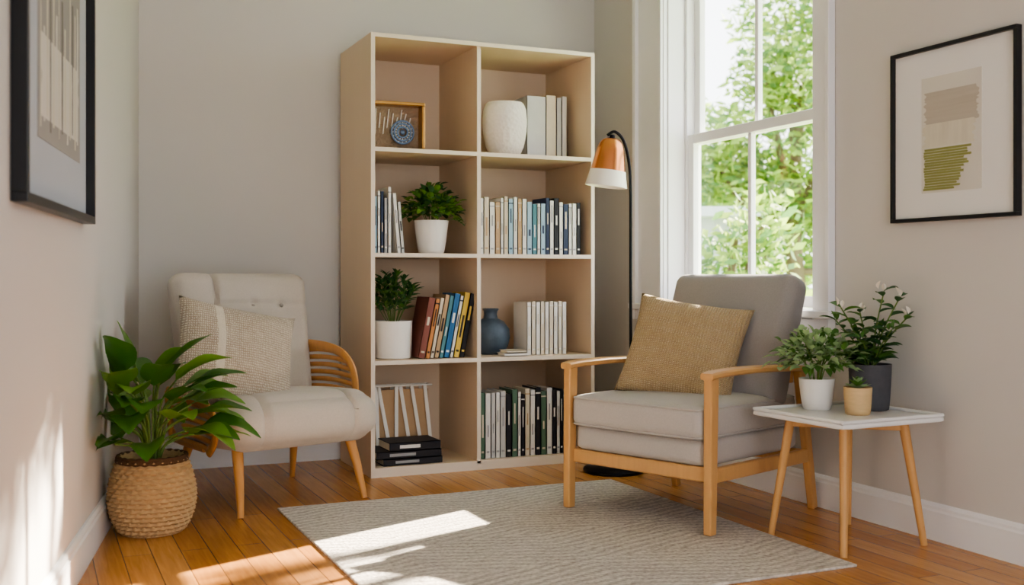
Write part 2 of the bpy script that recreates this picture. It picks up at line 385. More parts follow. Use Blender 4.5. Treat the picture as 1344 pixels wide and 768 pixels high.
# ------------------------------------------------------------------ BOOKSHELF
SX0,SX1,SY0,SY1,SH=1.471,2.672,4.95,5.50,2.118
sh=empty('bookshelf'); bm=bmesh.new(); t=.02; SM=2.024
ycen=(SY0+SY1)/2; dp=SY1-SY0
for x in (SX0+t/2,SX1-t/2): bx(bm,(x,ycen,SH/2),(t,dp,SH))
bx(bm,(SM,ycen,SH/2),(t,dp-.004,SH-.04))
bx(bm,((SX0+SX1)/2,ycen,SH-t/2),(SX1-SX0-2*t,dp,t))
bx(bm,((SX0+SX1)/2,ycen+.002,.0225),(SX1-SX0-2*t,dp-.004,.045))
for z in (1.564,1.06,.545):
    for a,b in ((SX0+t,SM-t/2),(SM+t/2,SX1-t)): bx(bm,((a+b)/2,ycen+.002,z),(b-a,dp-.004,t))
mk('carcass',bm,['shelf'],sh,smooth=False,bevel=.0015)
bm=bmesh.new(); bx(bm,((SX0+SX1)/2,SY1-.006,SH/2),(SX1-SX0-2*t,.008,SH-.04)); mk('back_panel',bm,['shelf'],sh,smooth=False)
bm=bmesh.new()
y=SY0-.0015
for x in (SX0+t/2,SX1-t/2): bx(bm,(x,y,SH/2),(t,.003,SH))
bx(bm,(SM,y,SH/2),(t,.003,SH-.065))
bx(bm,((SX0+SX1)/2,y,SH-t/2),(SX1-SX0-2*t,.003,t)); bx(bm,((SX0+SX1)/2,y,.0225),(SX1-SX0-2*t,.003,.045))
for z in (1.564,1.06,.545):
    for a,b in ((SX0+t,SM-t/2),(SM+t/2,SX1-t)): bx(bm,((a+b)/2,y,z),(b-a,.003,t))
mk('edge_banding',bm,['shelfedge'],sh,smooth=False)
R1,R2,R3,R4=1.575,1.071,.556,.0465

def books(name,x0,y,z,specs,lean=0):
    keys=[]; bm=bmesh.new()
    def mi(k):
        if k not in keys: keys.append(k)
        return keys.index(k)
    x=x0
    for (w,h,d,c,ink) in specs:
        a=lean
        Mx=Matrix.Translation((x+w/math.cos(a) if a else x+w,y,z))@Matrix.Rotation(a,4,'Y')
        ct=.0025
        bx(bm,(-w/2,ct/2,h/2),(w,ct,h),mi('bk_'+c),Mx)
        bx(bm,(-w+ct/2,d/2,h/2),(ct,d,h),mi('bk_'+c),Mx); bx(bm,(-ct/2,d/2,h/2),(ct,d,h),mi('bk_'+c),Mx)
        bx(bm,(-w/2,d/2,h/2),(w-2*ct,d-.008,h-.008),mi('pages'),Mx)
        if ink:
            zz=random.uniform(.3,.6)*h; hh=random.uniform(.12,.35)*h
            bx(bm,(-w/2,-.0004,zz+hh/2),(w*random.uniform(.2,.4),.001,hh),mi('bk_'+ink),Mx)
            bx(bm,(-w/2,-.0004,h*.10),(w*.5,.001,h*.03),mi('bk_'+ink),Mx)
            if random.random()<.35: bx(bm,(-w/2,-.0004,h*.92),(w*.98,.001,h*.02),mi('bk_'+ink),Mx)
        x+=w/math.cos(a)+.0012
    return mk(name,bm,keys,smooth=False),x
def rs(cols,x0,x1,hmin,hmax,wmin=.016,wmax=.036,dd=.17):
    out=[];x=x0;i=0
    inkfor={'w':'gy','cr':'tn','gy':'w','bk':'w','nv':'cr','tl':'w','lb':'nv','or':'bk','ye':'bk','gn':'cr','bl':'w','tn':'cr','pk':'w','gl':'gy','rb':'w'}
    while True:
        w=random.uniform(wmin,wmax)
        if x+w>x1: break
        c=cols[i] if i<len(cols) else random.choice(cols)
        out.append((w,random.uniform(hmin,hmax),dd+random.uniform(-.01,.01),c,inkfor[c])); x+=w+.0012; i+=1
    return out
books('books',1.497,4.99,R2,rs(['lb','w','nv','gy','w','pk'],1.497,1.60,.26,.33,.015,.022),0)
books('books',1.615,4.99,R2,[(.02,.29,.17,'w','gy'),(.018,.25,.17,'gl','bk')],R(-5))
books('books',2.045,4.985,R2,rs(['w','cr','w','tn','w','cr','lb','w','tn','w','lb','tl','w','lb','nv','w','bk','w','nv','w','w','bk','bk','nv'],2.045,2.625,.255,.295,.016,.031))
books('books',1.72,4.99,R3,[(.036,.30,.18,'rb','cr'),(.022,.295,.18,'or','bk'),(.02,.30,.18,'cr','bk'),(.024,.315,.18,'tn','bk'),(.022,.31,.18,'tl','w'),(.03,.32,.18,'bl','w'),(.018,.31,.18,'w','nv'),(.03,.325,.18,'ye','bk'),(.026,.32,.18,'bk','ye')],R(11))
books('books',2.32,5.02,R3,[(.024,.27+.004*(k%2),.17,('w','cr')[k%2],('cr','w')[k%2]) for k in range(9)])
books('books',2.048,4.985,R4,rs(['gn','w','gl','w','gl','bk','gn','w','bk','cr','w','bk','gn','w','bk','w','bk','gy','bk','tn'],2.048,2.55,.31,.345,.016,.032))
books('books',2.37,5.13,R1,[(.11,.33,.19,'gl',None),(.06,.34,.19,'cr',None),(.03,.33,.19,'gl',None),(.03,.34,.19,'w',None)])
def stack(name,x,y,z,items):
    keys=[];bm=bmesh.new(); zz=z
    def mi(k):
        if k not in keys: keys.append(k)
        return keys.index(k)
    for (w,d,h,c,off,ink) in items:
        cx=x+off
        for q in (zz+.0015,zz+h-.0015): bx(bm,(cx,y+d/2,q),(w,d,.003),mi('bk_'+c))
        bx(bm,(cx,y+.0015,zz+h/2),(w,.003,h),mi('bk_'+c)); bx(bm,(cx,y+d/2,zz+h/2),(w-.008,d-.012,h-.006),mi('pages'))
        if ink: bx(bm,(cx-w*.1,y-.0004,zz+h/2),(w*.4,.001,h*.4),mi('bk_'+ink))
        zz+=h+.0004
    return mk(name,bm,keys,smooth=False)
stack('stacked_books',1.672,4.975,R4,[(.30,.2,.032,'bk',.02,'gy'),(.33,.21,.036,'bk',.0,'gy'),(.26,.19,.04,'bk',.03,'w')])
stack('stacked_books',2.225,4.965,R3,[(.13,.10,.016,'w',.01,None),(.11,.09,.014,'cr',.01,None)])
# wire file rack holding papers (bottom-left cell)
rk=empty('wire_paper_rack',(1.70,5.24,R4)); bm=bmesh.new()
for yy in (-.035,.035):
    for z in (.004,.36): sweep(bm,[(-.17,yy,z),(.17,yy,z)],.004,8)
    for a,b in (((-.165,0),(-.165,.36)),((-.125,.36),(-.115,0)),((-.115,.36),(-.045,0)),((-.02,0),(-.02,.36)),((0,.36),(.06,0)),((.06,.36),(.12,0)),((.13,.36),(.165,.05))):
        beam(bm,(a[0],yy,a[1]+.002),(b[0],yy,b[1]+.002),.018,.005,side=(1,0,0))
for x in (-.165,.165):
    for z in (.004,.36): sweep(bm,[(x,-.035,z),(x,.035,z)],.004,8)
mk('wire_frame',bm,['stripw'],rk)
bm=bmesh.new()
for k in range(4): bx(bm,(.0,-.018+.012*k,.175),(.31,.004,.33-.012*k))
mk('papers',bm,['bk_tn'],rk,smooth=False)

# open brass/rattan display frame with a round medallion (top-left cell)
orn=empty('framed_ornament',(1.655,5.10,R1),R(-4))
bm=bmesh.new()
w,h,f=.27,.245,.017
bx(bm,(0,.03,f/2),(w,.09,f)); bx(bm,(0,.03,h-f/2),(w,.09,f)); bx(bm,(-w/2+f/2,.03,h/2),(f,.09,h-2*f)); bx(bm,(w/2-f/2,.03,h/2),(f,.09,h-2*f))
mk('brass_frame',bm,['brass'],orn,smooth=False,bevel=.004)
bm=bmesh.new(); bx(bm,(0,.06,h/2),(w-2*f,.012,h-2*f)); mk('woven_backing',bm,['taupe'],orn,smooth=False)
bm=bmesh.new()
for r in (.056,.042,.026):
    sweep(bm,[(.030+r*math.cos(2*math.pi*i/32),.03,.10+r*math.sin(2*math.pi*i/32)) for i in range(33)],.0055,6,mi=0)
for i in range(16):
    a=i*math.pi/8; beam(bm,(.030+.022*math.cos(a),.03,.10+.022*math.sin(a)),(.030+.056*math.cos(a),.03,.10+.056*math.sin(a)),.004,.004,mi=1)
bmesh.ops.create_uvsphere(bm,u_segments=12,v_segments=8,radius=.013,matrix=Matrix.Translation((.030,.03,.10)))
for i in range(9):
    beam(bm,(-.10+i*.022,.050,.215-.02*(i%3)),(-.105+i*.02,.050,.09+.03*(i%2)),.004,.005,mi=1)
mk('enamel_medallion',bm,['mirror','stripw'],orn)

bm=bmesh.new(); lathe(bm,[(.07,0),(.078,.004),(.098,.05),(.112,.12),(.116,.18),(.110,.24),(.098,.268),(.092,.274),(.086,.268),(.09,.2),(.06,.05),(.01,.045)],56)
mk('textured_vase',bm,['speck'],loc=(2.225,5.09,R1))
bm=bmesh.new(); lathe(bm,[(.06,0),(.068,.004),(.09,.04),(.102,.085),(.098,.13),(.07,.168),(.038,.185),(.033,.205),(.036,.222),(.044,.232),(.040,.236),(.03,.225),(.026,.19),(.01,.18)],56)
mk('ceramic_vase',bm,['blue'],loc=(2.18,5.17,R3))

# ------------------------------------------------------------------ small potted plants
def pot(par,r0,r1,h,m,soil=.88,fn=None,name='pot'):
    bm=bmesh.new(); n=10
    prof=[(r0*.93,0)]+[(r0+(r1-r0)*(i/n)**.7,.004+(h-.004)*i/n) for i in range(n+1)]+[(r1*.92,h),(r1*.9,h*.86),(r1*.2,h*.85)]
    lathe(bm,prof,48,fn=fn); mk(name,bm,[m],par)
    bm=bmesh.new(); lathe(bm,[(r1*.5,h*soil-.004),(r1*.89,h*soil-.002),(r1*.85,h*soil+.003),(r1*.3,h*soil+.006)],24); mk('soil',bm,['soil'],par)
def bush(par,z,rx,rz,n,ll,lw,mats,squash=1,cz=.45,low=-.35,inner=.35,lim=None,stems=14):
    bm=bmesh.new()
    for i in range(n):
        a=random.uniform(0,2*math.pi); s=random.uniform(low,1); q=math.sqrt(max(0,1-s*s)); k=random.uniform(inner,1)
        p=Vector((rx*q*math.cos(a)*k,rx*q*math.sin(a)*k,z+rz*cz+rz*(1-cz)*s*k))
        D=Vector((q*math.cos(a),q*math.sin(a),s*.6+.25))+Vector([random.uniform(-.5,.5) for _ in range(3)])
        leaf(bm,p,D,ll*random.uniform(.7,1.2),lw*random.uniform(.8,1.2),.25,mi=random.randrange(len(mats)),segs=4,lim=lim)
    mk('foliage',bm,mats,par,smooth='leaf')
    bm=bmesh.new()
    for i in range(stems):
        a=random.uniform(0,2*math.pi); k=random.uniform(.2,.8)
        e=Vector((rx*k*math.cos(a),rx*k*math.sin(a),z+rz*random.uniform(.4,.75)))
        sweep(bm,smoothpts([(e.x*.15,e.y*.15,z-.03),(e.x*.5,e.y*.5,z+(e.z-z)*.55),e],4),.0022,5)
    mk('stems',bm,['stem'],par)
p=empty('potted_plant',(1.825,5.09,R2)); pot(p,.062,.086,.165,'cream')
bush(p,.155,.15,.19,320,.05,.036,['leafB','leafA2','leafC'],cz=.3,low=-.25)
bm=bmesh.new(); sweep(bm,smoothpts([(.06,-.02,.17),(.12,-.04,.17),(.16,-.05,.14)],4),.002,5)
for k in range(5): leaf(bm,(.10+k*.014,-.04,.17-k*.006),(.4,-.6+.3*k,.3),.04,.026,.3,segs=4)
mk('trailing_stem',bm,['leafB'],p,smooth='leaf')
p=empty('potted_plant',(1.625,5.085,R3)); pot(p,.088,.094,.185,'cream')
bm=bmesh.new()
shl=lambda P:Vector((max(P.x,SX0+t_sh+.004-1.625),P.y,P.z))
t_sh=.02
for i in range(22):
    a=i*2.399; k=math.sqrt((i+.5)/22)*random.uniform(.85,1.1); tip=Vector((.125*k*math.cos(a),.125*k*math.sin(a),.18+.23*(1-.45*k*k)))
    base=Vector((tip.x*.15,tip.y*.15,.155)); mid=base.lerp(tip,.5)+Vector((tip.x*.1,tip.y*.1,.02))
    pts=smoothpts([base,mid,tip],4); sweep(bm,pts,.002,5,mi=1)
    for j in range(3,len(pts)):
        for sgn in (-1,1):
            d=(pts[j]-pts[j-1]).normalized(); ph=random.uniform(0,6.28); s=d.cross(Vector((math.cos(ph),math.sin(ph),.2))).normalized()*sgn
            leaf(bm,pts[j],d*.8+s*.8,random.uniform(.05,.065),.020,.15,mi=0 if random.random()<.6 else 2,segs=4,lim=shl)
mk('foliage',bm,['leafC','stem','leafB'],p,smooth='leaf')

# ------------------------------------------------------------------ ARMCHAIR 1 (left, slatted bentwood sides)
c1=empty('armchair',(.955,4.745,0),R(15.8))
bm=bmesh.new()
sweep(bm,[(.285,-.315,0),(.275,-.27,.14),(.262,-.22,.265)],[.013,.019,.024],14)
sweep(bm,[(-.305,-.345,0),(-.285,-.29,.14),(-.265,-.23,.265)],[.013,.019,.024],14)
for sx in (-1,1):
    sweep(bm,[(sx*.29,.34,0),(sx*.27,.29,.14),(sx*.25,.24,.265)],[.013,.018,.023],14)
mk('legs',bm,['honey'],c1)
bm=bmesh.new()
bx(bm,(0,-.20,.262),(.52,.035,.03)); bx(bm,(0,.25,.262),(.52,.035,.03)); bx(bm,(-.26,0.02,.262),(.035,.42,.03)); bx(bm,(.26,0.02,.262),(.035,.42,.03))
mk('seat_frame',bm,['honey'],c1,smooth=False,bevel=.004)
def seatfn(p,q):
    p=p.copy()
    p.z+= .018*(1-q.x*q.x)*(1-q.y*q.y)*(1 if q.z>0 else 0)
    for sx in (-.2,.2):
        g=math.exp(-((p.x-sx)/.011)**2)
        if q.y<-.2:
            if p.y<-.24: p.y+=.014*g
            if q.z>.3: p.z-=.012*g
    if q.y<0: p.y-= .02*(1-q.z*q.z)
    p.x*=1+.03*(1-q.z*q.z)
    return p
bm=bmesh.new(); rbox(bm,(.67,.64,.22),.085,50,seatfn); mk('seat_cushion',bm,['fab1'],c1,loc=(0,-.035,.345),rot=(R(-3),0,0))
def backfn(p,q):
    p=p.copy()
    y=p.y
    if q.y<0:
        for x0 in (.05,.19):
            y+=.014*math.exp(-(((p.x-x0)/.02)**2+((p.z-.15)/.02)**2))
        y+=.022*math.exp(-((p.x+.15-.03*math.sin(p.z*4))/.010)**2)
        y+=.008*math.exp(-((p.z-.15)/.009)**2)*(1 if p.x>-.14 else 0)
        y-=.03*(1-q.x*q.x)*(1-q.z*q.z)
        if p.x<-.15: y-=.02*math.sin(min(1,(-.15-p.x)/.17)*math.pi)
    y-=.75*max(0,abs(p.x)-.1)**2
    p.x*=1-.06*(1-q.z)/2
    p.z+=.012*(1-q.x*q.x)*(1 if q.z>0 else 0)
    return Vector((p.x,y,p.z))
bm=bmesh.new(); rbox(bm,(.665,.12,.61),.055,60,backfn); mk('backrest',bm,['fab1'],c1,loc=(.005,.31,.66),rot=(R(-12),0,0))
bm=bmesh.new()
for x0 in (.05,.19): bmesh.ops.create_uvsphere(bm,u_segments=12,v_segments=8,radius=.010,matrix=Matrix.Translation((x0,-.070-.75*max(0,x0-.1)**2,.15))@Matrix.Scale(.5,4,(0,1,0)))
mk('back_buttons',bm,['button'],c1,loc=(.005,.31,.66),rot=(R(-12),0,0))
bm=bmesh.new()
fr=[(-.02,.255),(-.09,.33),(-.12,.43),(-.11,.53),(-.06,.59),(.02,.62),(.14,.635),(.29,.64)]
frs=smoothpts([(0,a,b) for a,b in fr],6)
bul=lambda y,z:.338+.02*math.sin(max(0,min(1,(z-.25)/.4))*math.pi)-.10*max(0,y-.05)**1.2
for sx in (1,-1):
    if sx==1: path=frs; nsl=11
    else:
        path=smoothpts([(0,a,b) for a,b in [(-.12,.235),(-.19,.29),(-.21,.36),(-.17,.42),(-.02,.445),(.12,.45),(.29,.455)]],6); nsl=6
    pts=[(sx*bul(v.y,v.z),v.y,v.z) for v in path]
    sweep(bm,pts,.022,10,flat=.55,flatdir=(1,0,0))
    z00=path[0].z+.01
    for i in range(nsl):
        z=z00+i*.034
        c=[v for v in path if v.y<=.03]; vf=min(c,key=lambda v:abs(v.z-z)); yf=vf.y
        sp=[]
        for k in range(9):
            t_=k/8; y_=yf+(.30-yf)*t_; sp.append((sx*(bul(y_,z)-.002),y_,z+.012*math.sin(t_*math.pi)))
        sweep(bm,sp,.011,8,flat=.5,flatdir=(1,0,0))
    zt=path[-1].z
    sweep(bm,[(sx*bul(.3,z),.30,z) for z in [z00+(zt-z00)*k/4 for k in range(5)]],.02,10,flat=.6,flatdir=(1,0,0))
    sweep(bm,[(sx*.33,-.06,z00),(sx*.325,.1,z00),(sx*.31,.30,z00)],.018,10,flat=.6,flatdir=(1,0,0))
mk('slatted_arms',bm,['honey'],c1)

bm=pillow_bm(.53,.44,.17,band=[(.26,.31),(.34,.36)]); o=mk('throw_pillow',bm,['pill1','pillband'],loc=(.787,4.61,.625),rot=(R(-22),R(12),R(12)),ang=3)

# ------------------------------------------------------------------ ARMCHAIR 2 (right, oak frame)
c2=empty('armchair',(2.470,3.755,0),R(-69))
bm=bmesh.new()
RT=.011
for sx in (-1,1):
    beam(bm,(sx*.345,-.355,RT),(sx*.345,-.345,.585),.034,.040,.038,.048,side=(1,0,0))
    beam(bm,(sx*.345,.38,0.001),(sx*.345,.27,.585),.032,.036,.036,.044,side=(1,0,0))
    beam(bm,(sx*.345,-.33,.225),(sx*.345,.33,.225),.028,.055,side=(1,0,0))
beam(bm,(-.33,-.335,.225),(.33,-.335,.225),.028,.055,side=(0,1,0))
beam(bm,(-.33,.30,.225),(.33,.30,.225),.028,.055,side=(0,1,0))
beam(bm,(-.33,.245,.55),(.33,.245,.55),.025,.05,side=(0,1,0))
mk('oak_frame',bm,['oak'],c2,smooth=False,bevel=.006)
bm=bmesh.new()
for sx in (-1,1):
    pts=smoothpts([(sx*.345,-.375,.590),(sx*.345,-.31,.597),(sx*.345,-.1,.600),(sx*.345,.15,.592),(sx*.345,.33,.578)],5)
    rings=[]
    for i,pp in enumerate(pts):
        w=.028+.008*math.sin(math.pi*i/(len(pts)-1)); th=.012
        rings.append([bm.verts.new(pp+Vector((x*w,0,z*th))) for x,z in ((-1,-.5),(-.8,-1),(.8,-1),(1,-.5),(1,.5),(.8,1),(-.8,1),(-1,.5))])
    for i in range(len(rings)-1):
        for k in range(8): bm.faces.new((rings[i][k],rings[i][(k+1)%8],rings[i+1][(k+1)%8],rings[i+1][k]))
    bm.faces.new(rings[0][::-1]); bm.faces.new(rings[-1])
mk('armrests',bm,['oakh'],c2,ang=.5)
def puff(a,b=.0):
    def f(p,q):
        p=p.copy(); e=(1-q.x*q.x)*(1-q.y*q.y)
        p.z+=(a if q.z>0 else -b)*e
        p.y-=.012*(1-q.x*q.x)*(1-q.z*q.z)*(1 if q.y<0 else 0)
        return p
    return f
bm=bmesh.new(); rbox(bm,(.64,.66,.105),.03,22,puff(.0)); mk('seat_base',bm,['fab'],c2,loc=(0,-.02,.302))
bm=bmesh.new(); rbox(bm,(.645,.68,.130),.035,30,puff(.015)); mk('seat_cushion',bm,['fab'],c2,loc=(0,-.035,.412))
bm=bmesh.new()
for zz in (.052,-.052):
    rr=[]
    X,Y,r=.318,.336,.035
    for cx,cy,a0 in ((X-r,Y-r,0),(-X+r,Y-r,90),(-X+r,-Y+r,180),(X-r,-Y+r,270)):
        for k in range(5): rr.append((cx+r*math.cos(R(a0+k*22.5)),cy+r*math.sin(R(a0+k*22.5))-(.004 if cy<0 else 0),zz))
    rr.append(rr[0]); sweep(bm,rr,.004,6)
mk('seat_piping',bm,['fab'],c2,loc=(0,-.035,.412))
def backf2(p,q):
    p=p.copy()
    if q.y<0: p.y-=.03*(1-q.x*q.x)*(1-q.z*q.z)
    return p
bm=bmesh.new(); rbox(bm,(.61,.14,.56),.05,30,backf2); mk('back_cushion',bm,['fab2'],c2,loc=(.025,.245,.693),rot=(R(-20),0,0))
bm=pillow_bm(.49,.45,.17); mk('throw_pillow',bm,['pill2'],loc=(2.455,3.775,.652),rot=(R(-26),R(8),R(-50)),ang=3)

# ------------------------------------------------------------------ SIDE TABLE
tb=empty('side_table',(2.70,3.085,0),R(3))
bm=bmesh.new(); TZ=.45
rbox(bm,(.48,.465,.022),.010,16,None,Matrix.Translation((0,0,TZ)))
mk('tray_top',bm,['tray'],tb)
bm=bmesh.new()
for cx,cy,sx,sy in ((0,-.226,.478,.012),(0,.226,.478,.012),(-.233,0,.012,.44),(.233,0,.012,.44)): bx(bm,(cx,cy,TZ+.015),(sx,sy,.012))
mk('tray_lip',bm,['tray'],tb,smooth=False,bevel=.004)
bm=bmesh.new()
for sx in (-1,1):
    for sy in (-1,1):
        sweep(bm,[(sx*.19,sy*.185,0),(sx*.165,sy*.16,.22),(sx*.14,sy*.135,TZ-.012)],[.012,.015,.018],14)
mk('legs',bm,['oak'],tb)
bm=bmesh.new()
beam(bm,(-.14,-.135,TZ-.03),(.14,.135,TZ-.03),.025,.028); beam(bm,(-.14,.135,TZ-.031),(.14,-.135,TZ-.031),.025,.028)
mk('cross_braces',bm,['oak'],tb,smooth=False,bevel=.003)
TT=TZ+.0115
p=empty('potted_plant',(2.675,3.215,TT)); pot(p,.05,.066,.115,'cream')
wl=lambda P:Vector((min(P.x,XR-.03-2.675),P.y,P.z))
bush(p,.10,.165,.20,430,.042,.028,['leafD','leafB','leafD'],cz=.45,low=-.45,lim=wl)
p=empty('potted_succulent',(2.705,3.03,TT)); pot(p,.043,.05,.098,'tanpot')
bm=bmesh.new()
for ring,(n,el,l) in enumerate(((9,.25,.048),(8,.7,.042),(6,1.3,.034),(4,2.5,.026))):
    for i in range(n):
        a=2*math.pi*(i+.5*ring)/n; leaf(bm,(0,0,.092+.006*ring),(math.cos(a),math.sin(a),el),l,.02,-.1,mi=ring%2,segs=5,fold=.3)
mk('rosette',bm,['leafD','leafB'],p,smooth='leaf')
FX,FY=2.848,3.125
p=empty('potted_flowering_plant',(FX,FY,TT))
def wv(r,z,a,k): return r+.0020*math.sin(a*30+(k%2)*math.pi)
bm=bmesh.new(); n=26
prof=[(.060,0)]+[(.065+.011*(i/n)**.6,.003+.167*i/n) for i in range(n+1)]+[(.069,.170),(.068,.145),(.01,.144)]
lathe(bm,prof,120,fn=wv); mk('pot',bm,['greypot'],p)
bm=bmesh.new(); lathe(bm,[(.03,.145),(.067,.146),(.063,.152),(.02,.155)],24); mk('soil',bm,['soil'],p)
wl2=lambda P:Vector((min(P.x,XR-.025-FX),P.y,P.z))
bm=bmesh.new()
for (dx,dy,dz) in ((-.10,.07,.33),(-.03,.02,.36),(.05,-.10,.42),(.07,.02,.30),(-.08,-.05,.26),(.02,.09,.28),(-.12,.02,.38),(0.0,-.11,.30),(.03,-.04,.44),(.06,-.13,.35)):
    pts=smoothpts([(dx*.1,dy*.1,.15),(dx*.4,dy*.4,.15+(dz-.15)*.5),(dx,dy,dz)],5); pts=[wl2(q) for q in pts]; sweep(bm,pts,.0026,6,mi=1)
    for j in range(2,len(pts),1):
        a=j*2.4+dx*30; D=Vector((math.cos(a),math.sin(a),.55)); leaf(bm,pts[j],D,random.uniform(.06,.09),random.uniform(.03,.042),.3,mi=random.choice((0,0,2)),segs=6,lim=wl2)
    e=pts[-1]
    for k in range(3):
        c=e+Vector((random.uniform(-.015,.015),random.uniform(-.015,.015),.008*k))
        if k<2: leaf(bm,c,(random.uniform(-.6,.6),random.uniform(-.6,.6),1),.032,.018,0,mi=3 if dz>.33 else 2,segs=4,fold=.6,lim=wl2)
for i in range(16):
    a=random.uniform(0,6.28); leaf(bm,(.02*math.cos(a),.02*math.sin(a),.16+random.uniform(0,.03)),(math.cos(a),math.sin(a),random.uniform(.3,1)),.10,.045,.35,mi=random.choice((0,2)),lim=wl2)
mk('foliage',bm,['leafC','stem','leafB','bud'],p,smooth='leaf')

# ------------------------------------------------------------------ FLOOR LAMP
lp=empty('floor_lamp',(2.613,4.64,0))
bm=bmesh.new(); lathe(bm,[(.145,0),(.15,.004),(.15,.016),(.142,.022),(.02,.024)],48)
px,py=.075,-.035
pole=smoothpts([(.03,-.012,.02),(px-.02,py+.008,.05),(px,py,.12)],5)[:-1]+[Vector((px,py,z)) for z in (.12,.5,.9,1.2)]+smoothpts([(px,py,1.35),(px-.006,py+.002,1.50),(px-.03,py+.014,1.62),(px-.07,py+.032,1.668),(px-.105,py+.046,1.65)],6)
sweep(bm,pole,.0075,12)
mk('base_and_pole',bm,['black'],lp)
sx_,sy_=-.035,.016
bm=bmesh.new()
prof_o=[(.010,.240),(.026,.238),(.044,.229),(.059,.210),(.069,.180),(.076,.14),(.087,.078)]
prof_w=[(.0873,.078),(.095,.040),(.104,.0)]
n=48
def shell(pr,mi):
    for off in (0,-.003):
        rings=[[bm.verts.new(((r+off)*math.cos(2*math.pi*i/n),(r+off)*math.sin(2*math.pi*i/n),z+off*.5)) for i in range(n)] for r,z in pr]
        for k in range(len(rings)-1):
            for i in range(n):
                bm.faces.new((rings[k][i],rings[k][(i+1)%n],rings[k+1][(i+1)%n],rings[k+1][i])).material_index=mi if off==0 else 1
shell(prof_o,0); shell(prof_w,1)
mk('shade',bm,['copper','lampw'],lp,loc=(sx_,sy_,1.40),rot=(R(4),R(6),0),ang=1.2)
bm=bmesh.new(); lathe(bm,[(.008,.236),(.014,.238),(.013,.252),(.006,.256)],20); lathe(bm,[(.018,.17),(.02,.18),(.02,.225),(.01,.234)],20)
mk('socket',bm,['black'],lp,loc=(sx_,sy_,1.40),rot=(R(4),R(6),0))
bm=bmesh.new(); bmesh.ops.create_uvsphere(bm,u_segments=20,v_segments=12,radius=.032,matrix=Matrix.Translation((0,0,.14))); mk('bulb',bm,['bulb'],lp,loc=(sx_,sy_,1.40),rot=(R(4),R(6),0))

# ------------------------------------------------------------------ RUG
bm=bmesh.new(); bx(bm,(0,0,0),(1.56,1.65,.009)); mk('area_rug',bm,['rug'],loc=(1.70,3.605,.0048),smooth=False,bevel=.003)

# ------------------------------------------------------------------ BASKET PLANT
BXc,BYc=.414,4.245
bp=empty('potted_houseplant',(BXc,BYc,0))
n=66
def br(t): return .112+.040*math.sin(math.pi*min(1,t*1.02)**.85)+.012*t
def bw(r,z,a,k):
    if 2<k<n+2:
        return r+.0040*math.sin(a*26+(k//4%2)*math.pi)+.0035*math.sin(k*math.pi/2)
    return r
bm=bmesh.new()
prof=[(.03,0),(.106,0)]+[(br(i/n),.002+.285*i/n) for i in range(n+1)]+[(.118,.29),(.112,.28),(.110,.22),(.01,.215)]
lathe(bm,prof,208,fn=bw)
mk('woven_basket',bm,['basket'],bp)
bm=bmesh.new()
for k in range(2):
    sweep(bm,[((.125-.002*k)*math.cos(i*math.pi/32),(.125-.002*k)*math.sin(i*math.pi/32),.272+.012*k+.002*math.sin(i*2.2)) for i in range(65)],.008,8)
mk('braided_rim',bm,['basketd'],bp)
bm=bmesh.new(); lathe(bm,[(.05,.225),(.110,.226),(.106,.236),(.02,.25)],24); mk('soil',bm,['soil'],bp)
def ll(P):
    x=max(P.x,lx(P.y+BYc)+.025-BXc); Y=P.y+BYc
    if Y>4.24: x=min(x,.70-(Y-4.24)*.30-BXc)       # stay clear of the armchair
    return Vector((x,P.y,max(P.z,.02)))
bm=bmesh.new()
random.seed(12)
NL=40
for i in range(NL):
    a=i*2.399+random.uniform(-.2,.2); k=math.sqrt((i+.5)/NL)
    out=.03+.17*k; hgt=.34+.25*(1-k*k)+random.uniform(-.03,.05)
    ca,sa=math.cos(a),math.sin(a)
    st=Vector((.02*ca,.02*sa,.24)); en=Vector((out*ca-.01,out*sa-.05,hgt))
    if en.x<lx(en.y+BYc)+.06-BXc: en.x=lx(en.y+BYc)+.06-BXc
    mid=Vector((en.x*.35,en.y*.35,.24+(hgt-.24)*.7))
    pts=smoothpts([st,mid,en],5); sweep(bm,[ll(q) for q in pts],.0038,6,mi=1)
    D=Vector((ca,sa,.9*(1-k)+.22))
    if ca<-.3: D=Vector((ca*.35,sa-.6,.9*(1-k)+.3))
    elif ca>.2 and sa>-.35: D=Vector((ca,-.35-.3*abs(sa),.9*(1-k)+.25))   # turn away from the armchair
    leaf(bm,en,D,random.uniform(.20,.27),random.uniform(.115,.150),random.uniform(.25,.5)*(.6+.5*k),mi=random.choice((0,0,2)),segs=10,fold=.2,pt=.68,lim=ll,wav=.10)
mk('foliage',bm,['leafA','stem','leafA2'],bp,smooth='leaf')

# ------------------------------------------------------------------ FRAMED PICTURES
def picture(name,loc,rz,w,h,fw,fd,matm):
    e=empty(name,loc,rz); bm=bmesh.new()
    bx(bm,(0,-fd/2,h/2-fw/2),(w,fd,fw)); bx(bm,(0,-fd/2,-h/2+fw/2),(w,fd,fw))
    bx(bm,(-w/2+fw/2,-fd/2,0),(fw,fd,h-2*fw)); bx(bm,(w/2-fw/2,-fd/2,0),(fw,fd,h-2*fw))
    mk('frame',bm,['frame'],e,smooth=False,bevel=.0015)
    bm=bmesh.new(); bx(bm,(0,-.006,0),(w-2*fw,.010,h-2*fw)); mk('mat_board',bm,[matm],e,smooth=False)
    return e
e=picture('framed_picture',(XR-.001,2.868,1.474),R(-90),.575,.635,.014,.026,'matb')
bm=bmesh.new(); bx(bm,(-.005,-.0118,-.005),(.275,.0012,.42)); mk('art_paper',bm,['papr'],e,smooth=False)
